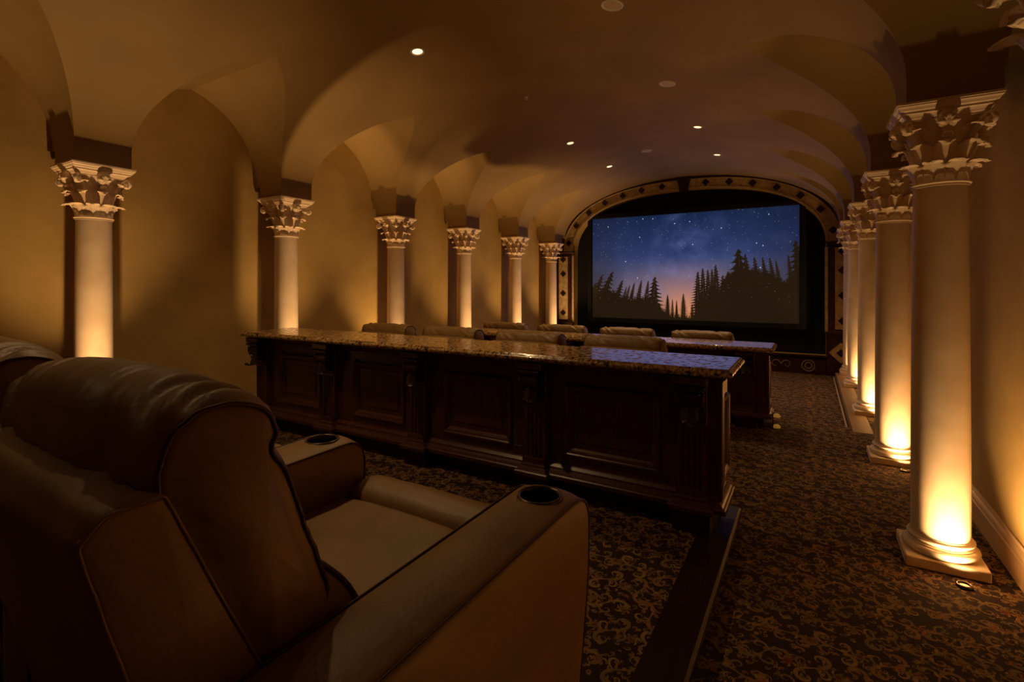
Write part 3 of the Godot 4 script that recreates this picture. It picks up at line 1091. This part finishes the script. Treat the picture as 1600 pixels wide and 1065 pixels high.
func make_ceiling_fittings() -> void:
	ceiling_lamp("bright recessed spotlight high on the left, above the near bar", -2.63, -2.97, true, DOWNLIGHT)
	ceiling_lamp("bright recessed spotlight on the left, above the near recliners, over the top of the picture", -2.63, -1.49, true, DOWNLIGHT * 0.85)
	ceiling_lamp("bright recessed spotlight overhead on the left, behind the view", -2.63, 0.05, true, DOWNLIGHT * 0.22)
	ceiling_lamp("bright recessed spotlight on the left, second from the screen", -2.63, -5.87, true, DOWNLIGHT)
	ceiling_lamp("bright recessed spotlight on the left, nearest the arch of the stage", -2.63, -7.32, true, DOWNLIGHT)
	ceiling_lamp("bright recessed spotlight on the right, farther from the screen", -1.107, -6.03, true, DOWNLIGHT)
	ceiling_lamp("bright recessed spotlight on the right, nearer the screen", -1.107, -7.44, true, DOWNLIGHT)
	ceiling_lamp("large white recessed fitting, unlit, at the top edge of the ceiling", -1.107, -3.13, false)
	ceiling_lamp("smaller white recessed fitting, unlit, between the two rows of spotlights", -1.107, -4.6, false)
	ceiling_lamp("faint flat recessed fitting, unlit, far along the crown of the vault", -1.95, -6.94, false)
	var xf := vault_point(-2.4, -4.3)
	var b := Build.new()
	b.lathe([Vector2(0.018, -0.004), Vector2(0.018, 0.002), Vector2(0.008, 0.006), Vector2(0.007, 0.016), Vector2(0.013, 0.017), Vector2(0.013, 0.02), Vector2(0.0, 0.021)], 16)
	var s := part("sprinkler_head", b.mesh(), mats.white, self)
	s.transform = xf
	tag(s, "tiny white sprinkler head on the bare middle of the vault", "sprinkler")


# ---------------------------------------------------------------- bars

func corbel_mesh(w: float, h: float, out: float) -> ArrayMesh:
	# carved bracket: hangs from y = 0 down to -h, stands out along +z
	var b := Build.new()
	var poly := PackedVector2Array()          # (z, y)
	poly.append(Vector2(0, 0)); poly.append(Vector2(out, 0)); poly.append(Vector2(out, -h * 0.13))
	for k in 13:                              # big scroll at the top
		var a := PI * 0.42 - PI * 0.98 * k / 12.0
		poly.append(Vector2(out * 0.66 + out * 0.36 * cos(a), -h * 0.36 + h * 0.23 * sin(a)))
	for k in 9:                               # small scroll at the foot
		var a := PI * 0.35 - PI * 1.0 * k / 8.0
		poly.append(Vector2(out * 0.26 + out * 0.2 * cos(a), -h * 0.83 + h * 0.15 * sin(a)))
	poly.append(Vector2(0, -h))
	b.prism(poly, Transform3D(Basis(Vector3(0, 0, 1), Vector3.UP, Vector3(-1, 0, 0)), Vector3(w * 0.5, 0, 0)), w)
	b.box(Vector3(-w * 0.5 - 0.012, -0.012, 0), Vector3(w * 0.5 + 0.012, 0.004, out + 0.012), 0.003)
	for s in [-1.0, 1.0]:                     # spiral eyes on both cheeks
		var path := PackedVector3Array()
		for i in 20:
			var a := i * 0.42
			var r := h * 0.19 * exp(-i * 0.07)
			path.append(Vector3(s * w * 0.5, -h * 0.36 + r * sin(a), out * 0.66 + r * cos(a) * 0.9))
		b.tube(path, 0.006, false, 6)
		for i in 7:                           # a row of beads down each edge of the face
			var t := i / 6.0
			var c := Vector3(s * (w * 0.5 - 0.012), -h * (0.2 + 0.72 * t), out * (1.02 - 0.62 * t * t))
			b.lathe([Vector2(0, c.y - 0.008), Vector2(0.007, c.y - 0.004), Vector2(0.007, c.y + 0.004), Vector2(0, c.y + 0.008)], 6, 1, Vector3(c.x, 0, c.z))
	return b.mesh()


func fluted_mesh(w: float, h: float, d: float, flutes: int) -> ArrayMesh:     # stands on y = 0, back at z = 0
	var b := Build.new()
	var poly := PackedVector2Array([Vector2(-w / 2, 0), Vector2(w / 2, 0), Vector2(w / 2, d)])
	var span := w * 0.78
	var pitch := span / flutes
	for i in flutes:
		var c := span / 2 - pitch * (i + 0.5)
		for k in 7:
			var a := PI * k / 6.0
			poly.append(Vector2(c + pitch * 0.36 * cos(a), d - pitch * 0.36 * sin(a)))
	poly.append(Vector2(-w / 2, d))
	b.prism(poly, Transform3D(Basis(Vector3(1, 0, 0), Vector3(0, 0, 1), Vector3(0, -1, 0)), Vector3(0, h, 0)), h)
	return b.mesh()


func make_bar(called: String, label: String, at: Vector3, length: float, h: float, deep: float, posts: Array, panels: Array) -> Node3D:
	# local: x from the left end, z = 0 the face of the rails, +z towards the viewer, y from the floor
	var t := thing(called, label, "bar counter", at, 0.0, "dark wooden bars behind the rows of recliners")
	var s := h / 0.7755
	var toe := 0.13 * s
	part("body", boxes([[Vector3(0.03, toe, -deep), Vector3(length - 0.02, h, -0.022)]], 0.003), mats.wood, t)
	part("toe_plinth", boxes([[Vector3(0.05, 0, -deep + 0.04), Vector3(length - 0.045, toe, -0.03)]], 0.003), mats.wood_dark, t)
	var top := 0.655 * s
	var p0 := 0.235 * s
	# face frame: rails and stiles round the panels
	var fr: Array = [[Vector3(0.02, top, -0.03), Vector3(length - 0.01, h, 0.0)], [Vector3(0.02, toe, -0.03), Vector3(length - 0.01, p0 + 0.01, 0.0)]]
	for r in fr:
		part("rail", boxes([r], 0.003), mats.wood, t)
	var edges: Array = [0.02]
	for p in panels:
		edges.append(p[0] + 0.015)
		edges.append(p[1] - 0.015)
	edges.append(length - 0.01)
	for k in range(0, edges.size(), 2):
		part("stile", boxes([[Vector3(edges[k], p0, -0.03), Vector3(edges[k + 1], top + 0.005, -0.0005)]], 0.002), mats.wood, t)
	for p in panels:
		var f := Build.new()
		f.frame(p[0], p[1], p0, top - 0.02, [Vector2(0, 0.0), Vector2(0.0, 0.010), Vector2(0.006, 0.015), Vector2(0.014, 0.014), Vector2(0.02, 0.008), Vector2(0.028, 0.006), Vector2(0.034, -0.004), Vector2(0.045, -0.012), Vector2(0.047, -0.02)])
		var pm := part("raised_panel", boxes([[Vector3(p[0] + 0.045, p0 + 0.045, -0.022), Vector3(p[1] - 0.045, top - 0.065, -0.0165)], [Vector3(p[0] + 0.078, p0 + 0.078, -0.02), Vector3(p[1] - 0.078, top - 0.098, -0.011)]], 0.005), mats.wood, t)
		part("panel_moulding", f.mesh(), mats.wood, pm)
	# base and frieze mouldings round the front and the right end
	var bm := Build.new()
	bm.slab(-0.0, length + 0.02, -deep + 0.02, 0.06, [Vector2(0.02, toe - 0.02), Vector2(0.0, toe - 0.02), Vector2(0.0, toe), Vector2(0.006, toe + 0.006), Vector2(0.012, toe + 0.008), Vector2(0.018, toe + 0.018), Vector2(0.03, toe + 0.026), Vector2(0.036, toe + 0.028), Vector2(0.036, toe + 0.036), Vector2(0.05, toe + 0.05), Vector2(0.058, toe + 0.055)])
	part("base_moulding", bm.mesh(), mats.wood, t)
	var fm := Build.new()
	fm.slab(-0.005, length + 0.02, -deep - 0.01, 0.04, [Vector2(0.04, h - 0.075), Vector2(0.034, h - 0.07), Vector2(0.034, h - 0.062), Vector2(0.026, h - 0.052), Vector2(0.012, h - 0.034), Vector2(0.006, h - 0.03), Vector2(0.0, h - 0.02), Vector2(0.0, h)])
	part("frieze_moulding", fm.mesh(), mats.wood, t)
	# pilasters with carved brackets
	for x in posts:
		var p := Node3D.new()
		p.name = "pilaster"
		t.add_child(p, true)
		p.position = Vector3(x, 0, 0)
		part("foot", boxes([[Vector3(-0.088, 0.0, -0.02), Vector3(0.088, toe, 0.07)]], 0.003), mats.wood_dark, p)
		var bs := Build.new()
		bs.slab(-0.105, 0.105, -0.02, 0.10, [Vector2(0.02, toe - 0.02), Vector2(0.0, toe - 0.02), Vector2(0.0, toe + 0.0), Vector2(0.006, toe + 0.006), Vector2(0.014, toe + 0.01), Vector2(0.024, toe + 0.026), Vector2(0.03, toe + 0.028), Vector2(0.03, toe + 0.036), Vector2(0.036, toe + 0.046), Vector2(0.036, toe + 0.075)])
		part("pilaster_base", bs.mesh(), mats.wood, p)
		var sh := part("fluted_shaft", fluted_mesh(0.135, 0.325 * s, 0.04, 4), mats.wood, p)
		sh.position = Vector3(0, 0.20 * s, 0)
		part("necking", boxes([[Vector3(-0.072, 0.515 * s, -0.01), Vector3(0.072, 0.54 * s, 0.052)]], 0.006), mats.wood, p)
		part("head_block", boxes([[Vector3(-0.07, 0.53 * s, -0.01), Vector3(0.07, h - 0.01, 0.04)]], 0.004), mats.wood, p)
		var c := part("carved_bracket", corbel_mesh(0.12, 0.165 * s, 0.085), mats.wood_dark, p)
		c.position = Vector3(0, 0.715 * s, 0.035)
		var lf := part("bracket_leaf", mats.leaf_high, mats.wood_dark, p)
		lf.transform = Transform3D(Basis(Vector3(0, 0, 1), PI).scaled(Vector3(1, 1.05 * s, 1)), Vector3(0, 0.70 * s, 0.10))
		part("impost", boxes([[Vector3(-0.082, h - 0.052 * s, 0.0), Vector3(0.082, h - 0.008, 0.128)]], 0.006), mats.wood, p)
	# the right end: a framed panel
	var e := Transform3D(Basis(Vector3(0, 0, -1), Vector3.UP, Vector3(1, 0, 0)), Vector3(length - 0.018, 0, 0))
	var ef := Build.new()
	ef.frame(0.06, deep - 0.05, p0, top - 0.02, [Vector2(0, -0.004), Vector2(0.0, 0.012), Vector2(0.006, 0.018), Vector2(0.014, 0.016), Vector2(0.02, 0.010), Vector2(0.03, 0.006), Vector2(0.036, -0.002)], e)
	part("end_panel_moulding", ef.mesh(), mats.wood, t)
	part("end_corner_post", boxes([[Vector3(length - 0.03, toe, -0.055), Vector3(length + 0.0, h - 0.01, 0.004)]], 0.005), mats.wood, t)
	return t


func make_top(label: String, x0: float, x1: float, y1: float, z0: float, z1: float) -> void:
	var b := Build.new()
	b.slab(x0, x1, z0, z1, [Vector2(0.022, y1 - 0.040), Vector2(0.012, y1 - 0.040), Vector2(0.004, y1 - 0.036), Vector2(0.0, y1 - 0.029), Vector2(0.0, y1 - 0.020), Vector2(0.004, y1 - 0.013), Vector2(0.011, y1 - 0.010), Vector2(0.013, y1 - 0.006), Vector2(0.016, y1 - 0.002), Vector2(0.021, y1)], 1)
	var o := part("countertop", b.mesh(), mats.granite, self)
	o.name = numbered("countertop")
	tag(o, label, "countertop", "polished granite worktops on the bars")


func make_bars() -> void:
	var posts: Array = []
	for x in [-3.95, -3.11, -2.23, -1.35, -0.49]:
		posts.append(x + 4.03)
	var panels: Array = []
	for p in [[-3.752, -3.243], [-2.885, -2.378], [-2.045, -1.526], [-1.183, -0.653]]:
		panels.append([p[0] + 4.03, p[1] + 4.03])
	make_bar("bar_counter", "long dark carved wooden bar nearest the viewer, with fluted pilasters", Vector3(-4.03, TIER_A, -2.56), 3.674, 0.7655, 0.31, posts, panels)
	make_top("long speckled gold granite top on the near bar", -4.06, -0.294, 0.9755, -2.895, -2.40)
	make_bar("bar_counter", "dark carved wooden bar farther off, mostly hidden behind the near bar", Vector3(-4.03, TIER_B, -4.96), 3.724, 0.688, 0.31, posts, panels)
	make_top("polished granite top on the far bar, mirroring the screen", -4.06, -0.262, 0.818, -5.31, -4.80)
	var t := thing("glint_domes", "pair of added pale glint domes low on the end of the far bar", "glint dome", Vector3(-0.25, TIER_B, -5.0))  # domes added to stand in for pale glints on the bar end
	part("back_plate", boxes([[Vector3(-0.034, 0.0, -0.03), Vector3(-0.026, 0.14, 0.03)]], 0.002), mats.chrome, t, "dark metal back plate")
	for y in [0.02, 0.115]:
		var b := Build.new()
		b.lathe([Vector2(0.03, y - 0.012), Vector2(0.03, y - 0.004), Vector2(0.024, y + 0.010), Vector2(0.012, y + 0.018), Vector2(0.0, y + 0.02)], 20)
		b.disc(0.03, y - 0.012, 20, false)
		part("glint_dome", b.mesh(), mats.step, t)


# ---------------------------------------------------------------- recliners

func smooth_loop(pts: Array, n: int) -> PackedVector2Array:         # closed curve through the points, n samples each
	var out := PackedVector2Array()
	var m := pts.size()
	for i in m:
		for k in n:
			out.append((pts[i] as Vector2).cubic_interpolate(pts[(i + 1) % m], pts[(i - 1 + m) % m], pts[(i + 2) % m], float(k) / n))
	return out


func fillet(pts: Array, radii: Array, seg := 6) -> PackedVector2Array:   # polygon with rounded corners
	var out := PackedVector2Array()
	var m := pts.size()
	for i in m:
		var p: Vector2 = pts[i]
		var a: Vector2 = (pts[(i - 1 + m) % m] - p)
		var b: Vector2 = (pts[(i + 1) % m] - p)
		var r: float = minf(radii[i], minf(a.length(), b.length()) * 0.45)
		var p0 := p + a.normalized() * r
		var p1 := p + b.normalized() * r
		for k in seg + 1:
			var t := float(k) / seg
			out.append(p0.lerp(p, t).lerp(p.lerp(p1, t), t))
	return out


func densify(poly: PackedVector2Array, most: float) -> PackedVector2Array:
	var out := PackedVector2Array()
	for i in poly.size():
		var a := poly[i]
		var b := poly[(i + 1) % poly.size()]
		if a.distance_to(b) < 1e-5:
			continue
		var n := maxi(1, int(ceil(a.distance_to(b) / most)))
		for k in n:
			out.append(a.lerp(b, float(k) / n))
	return out


func pillow(poly_in: PackedVector2Array, x0: float, x1: float, r: float, puff: float, bulge: float, crease := 0.0, columns := 14, loops := [], fine := 0.03) -> ArrayMesh:
	# a stuffed body: the outline (depth towards the screen, height) carried from x0 to x1, rounded by r at both ends
	var poly := densify(poly_in, fine)
	if Geometry2D.is_polygon_clockwise(poly):
		poly.reverse()
	var n := poly.size()
	var mid := Vector2.ZERO
	for p in poly:
		mid += p / n
	var nor := PackedVector2Array()
	for i in n:
		var t := poly[(i + 1) % n] - poly[(i - 1 + n) % n]
		nor.append(Vector2(t.y, -t.x).normalized())
	var wr := noise(70, 5.0, FastNoiseLite.TYPE_SIMPLEX_SMOOTH, 2)
	wr.fractal_type = FastNoiseLite.FRACTAL_RIDGED
	var b := Build.new()
	var rows := []
	var seam := []
	var steps := []                                   # [x, offset, scale of the cap]
	for k in [0.35, 0.7, 0.92]:
		steps.append([x0 - bulge * (1.0 - pow(k, 3.0)), -r, k])
	for k in 5:
		var a := PI * 0.5 * k / 4.0
		steps.append([x0 + r * (1.0 - cos(a)), -r * (1.0 - sin(a)), 1.0])
	for k in range(1, columns):
		var u := float(k) / columns
		steps.append([lerpf(x0 + r, x1 - r, u), puff * pow(sin(PI * u), 0.7), 1.0])
	for k in 5:
		var a := PI * 0.5 * (1.0 - k / 4.0)
		steps.append([x1 - r * (1.0 - cos(a)), -r * (1.0 - sin(a)), 1.0])
	for k in [0.92, 0.7, 0.35]:
		steps.append([x1 + bulge * (1.0 - pow(k, 3.0)), -r, k])
	for s in steps:
		var row := PackedVector3Array()
		for i in n:
			var off: float = s[1]
			var p := poly[i]
			if crease > 0.0:
				var e := minf(absf(s[0] - x0), absf(s[0] - x1)) / (x1 - x0) * 2.0
				var w := wr.get_noise_3d(s[0] * 2.2 + p.y * 2.6 + p.x * 1.2, p.y * 0.5, s[0] * 0.4)
				off += crease * minf(w, 0.55) * (1.0 - 0.7 * e) * (0.35 if absf(s[1] + r * 0.293) < r * 0.75 and s[1] < 0.0 else 1.0)
			var q: Vector2 = mid + (p + nor[i] * off - mid) * s[2]
			row.append(Vector3(s[0], q.y, -q.x))
		rows.append(row)
		if s[2] == 1.0 and (absf(s[0] - x0 - r * 0.293) < 0.001 or absf(s[0] - x1 + r * 0.293) < 0.001):
			var path := PackedVector3Array()
			var side := -1.0 if absf(s[0] - x0) < absf(s[0] - x1) else 1.0
			for i in n:
				path.append(row[i] + Vector3(side * 0.002, nor[i].y * 0.002, -nor[i].x * 0.002))
			loops.append(path)
	b.grid(rows, 1, true)
	for e in [0, rows.size() - 1]:
		var sgn := -1.0 if e == 0 else 1.0
		var c := Vector3((x0 if e == 0 else x1) + sgn * bulge * 1.02, mid.y, -mid.x)
		for i in n:
			var p: Vector3 = rows[e][i]
			var q: Vector3 = rows[e][(i + 1) % n]
			if e == 0:
				b.tri(c, q, p, 1)
			else:
				b.tri(c, p, q, 1)
	return b.mesh()


func piping(loops: Array, r: float, parent: Node3D, hide := false) -> void:
	for l in loops:
		var b := Build.new()
		b.tube(l, r, true, 6)
		part("piping", b.mesh(), mats.leather if hide else mats.piping, parent, "" if hide else "dark leather piping")


func pts(list: Array, k := 1.0) -> Array:                # photographed outline (depth, height) -> the chair's own axes; k lowers the back
	var out := []
	for p in list:
		var y: float = p[1] - TIER_A
		if y > 0.45:
			y = 0.45 + (y - 0.45) * k
		out.append(Vector2(p[0] - 0.9, y))
	return out


func make_arm(parent: Node3D, x0: float, x1: float, hole: bool) -> void:
	var poly := fillet(pts([[0.36, 0.19], [1.16, 0.19], [1.25, 0.60], [1.25, 0.818], [0.36, 0.795]]), [0.02, 0.03, 0.12, 0.09, 0.06])
	var loops := []
	var mesh := pillow(poly, x0, x1, 0.022, 0.008, 0.006, 0.0, 8, loops)
	var arm: Node3D
	var cup := Vector3((x0 + x1) * 0.5, 0.644, -(1.135 - 0.9))
	if hole:
		var c := CSGCombiner3D.new()
		c.name = "armrest"
		parent.add_child(c, true)
		var a := CSGMesh3D.new()
		a.name = "armrest_body"
		a.mesh = mesh
		a.material = mats.leather
		c.add_child(a)
		var y := CSGCylinder3D.new()
		y.name = "cup_well"
		y.operation = CSGShape3D.OPERATION_SUBTRACTION
		y.radius = 0.05
		y.height = 0.16
		y.sides = 40
		y.material = mats.black
		c.add_child(y)
		y.position = cup + Vector3(0, -0.02, 0)
		arm = c
	else:
		arm = part("armrest", mesh, mats.leather, parent)
	piping(loops, 0.003, arm)
	var r := Build.new()
	r.lathe([Vector2(0.046, -0.075), Vector2(0.048, -0.01), Vector2(0.048, 0.005), Vector2(0.051, 0.0095), Vector2(0.056, 0.0095), Vector2(0.058, 0.006), Vector2(0.058, -0.003)], 40)
	var h := part("cup_holder", r.mesh(), mats.chrome, parent, "round cup holder with a metal rim")
	h.position = cup
	var d := Build.new()
	d.lathe([Vector2(0.047, -0.07), Vector2(0.0, -0.072)], 32)
	part("cup_floor", d.mesh(), mats.black, h)


func make_recliner(k: float, holes: bool, left_arm: bool) -> Node3D:
	# origin on the floor under the middle of the seat; faces -z; outlines taken at depth 0.9
	var root := Node3D.new()
	root.name = "recliner"
	var a := -0.3325
	var b := 0.3325
	var shell := fillet(pts([[0.24, 1.055], [0.262, 1.082], [0.325, 1.086], [0.40, 0.91], [0.475, 0.74], [0.58, 0.55], [0.55, 0.42], [0.40, 0.42], [0.32, 0.75], [0.253, 1.0]], k), [0.006, 0.012, 0.008, 0.1, 0.1, 0.05, 0.03, 0.05, 0.1, 0.05])
	var sl := []
	var sh := part("back_shell", pillow(shell, a - 0.005, b + 0.005, 0.007, 0.012, 0.004, 0.005, 24, sl), mats.leather, root)
	piping(sl, 0.0022, sh, true)
	var cl := []
	var cushion := smooth_loop(pts([[0.351, 1.172], [0.40, 1.186], [0.447, 1.177], [0.477, 1.157], [0.491, 1.13], [0.483, 1.098], [0.504, 1.062], [0.537, 0.972], [0.566, 0.89], [0.582, 0.835], [0.570, 0.795], [0.52, 0.765], [0.462, 0.769], [0.393, 0.889], [0.349, 0.996], [0.322, 1.087], [0.328, 1.135]], k), 4)
	var cu := part("back_cushion", pillow(cushion, a + 0.002, b - 0.002, 0.03, 0.026 if k == 1.0 else 0.012, 0.02, 0.021, 72 if k == 1.0 else 24, cl, 0.012 if k == 1.0 else 0.03), mats.leather, root)
	piping(cl, 0.0038, cu)
	var ll := []
	var lumbar := smooth_loop(pts([[0.47, 0.68], [0.64, 0.66], [0.672, 0.72], [0.645, 0.795], [0.595, 0.862], [0.54, 0.905], [0.49, 0.88], [0.465, 0.78]], k), 4)
	var lu := part("lumbar_cushion", pillow(lumbar, a + 0.012, b - 0.012, 0.025, 0.008, 0.01, 0.004, 16, ll), mats.leather, root)
	piping(ll, 0.005, lu)
	var seat := fillet(pts([[0.50, 0.46], [1.14, 0.46], [1.155, 0.60], [1.14, 0.652], [0.80, 0.648], [0.50, 0.64]]), [0.03, 0.03, 0.03, 0.035, 0.2, 0.05])
	part("seat_cushion", pillow(seat, a + 0.004, b - 0.004, 0.03, 0.014, 0.0, 0.004, 16), mats.leather, root)
	var roll := smooth_loop(pts([[1.14, 0.50], [1.25, 0.44], [1.335, 0.48], [1.35, 0.58], [1.315, 0.655], [1.235, 0.688], [1.165, 0.665], [1.145, 0.60]]), 4)
	part("footrest_roll", pillow(roll, a + 0.006, b - 0.006, 0.03, 0.006, 0.01, 0.004, 14), mats.leather, root)
	part("footrest_panel", boxes([[Vector3(a + 0.015, 0.06, -0.40), Vector3(b - 0.015, 0.31, -0.36)]], 0.012), mats.leather, root)
	part("base_frame", boxes([[Vector3(a + 0.01, 0.012, -0.34), Vector3(b - 0.01, 0.30, 0.46)]], 0.01), mats.black, root, "dark base frame")
	make_arm(root, b + 0.006, b + 0.186, holes)
	if left_arm:
		make_arm(root, a - 0.191, a - 0.006, holes)
	return root


func make_seats() -> void:
	var group := "brown leather recliners of the front row near the viewer"
	var near := make_recliner(1.0, true, true)
	near.name = numbered("recliner")
	add_child(near)
	near.position = Vector3(-1.0225, TIER_A, -0.9)
	near.rotation.y = deg_to_rad(-1.5)
	tag(near, "large brown leather recliner in the foreground with two round cup holders", "recliner", group)
	var beside := make_recliner(1.0, false, false)
	beside.name = numbered("recliner")
	add_child(beside)
	beside.position = Vector3(-1.8925, TIER_A, -0.923)
	beside.rotation.y = deg_to_rad(-1.5)
	for c in beside.get_children():                      # the arm between the two belongs to the near one
		if c.name.begins_with("armrest") or c.name.begins_with("cup_holder"):
			beside.remove_child(c)
			c.free()
	tag(beside, "brown leather recliner cut by the left edge, only the top of its back in sight", "recliner", group)
	var low := make_recliner(0.85, false, false)
	var words := ["rightmost and largest of the row behind the near bar", "second from the right behind the near bar", "third from the right behind the near bar", "leftmost behind the near bar, before the left colonnade"]
	for i in 4:
		var o: Node3D
		var at := Vector3(-1.235 - 0.83 * i, TIER_B, -4.22)
		if i == 0:
			o = low
			o.name = numbered("recliner")
			add_child(o)
			o.position = at
			tag(o, "brown recliner back " + words[0], "recliner", "recliners behind the near bar")
		else:
			o = dup(low, "recliner", "brown recliner back " + words[i], at, 0.0, "recliners behind the near bar")
		o.scale = Vector3.ONE * 0.93
	var far := ["rightmost before the screen, standing behind the far bar's right half", "second from the right behind the far bar, before the screen", "third from the right behind the far bar", "leftmost behind the far bar, at the foot of the last columns"]
	for i in 4:
		var o := dup(low, "recliner", "light brown recliner top " + far[i], Vector3(-0.985 - 0.815 * i, 0.0, -6.05), 0.0, "recliners behind the far bar")
		o.scale = Vector3.ONE * 0.93
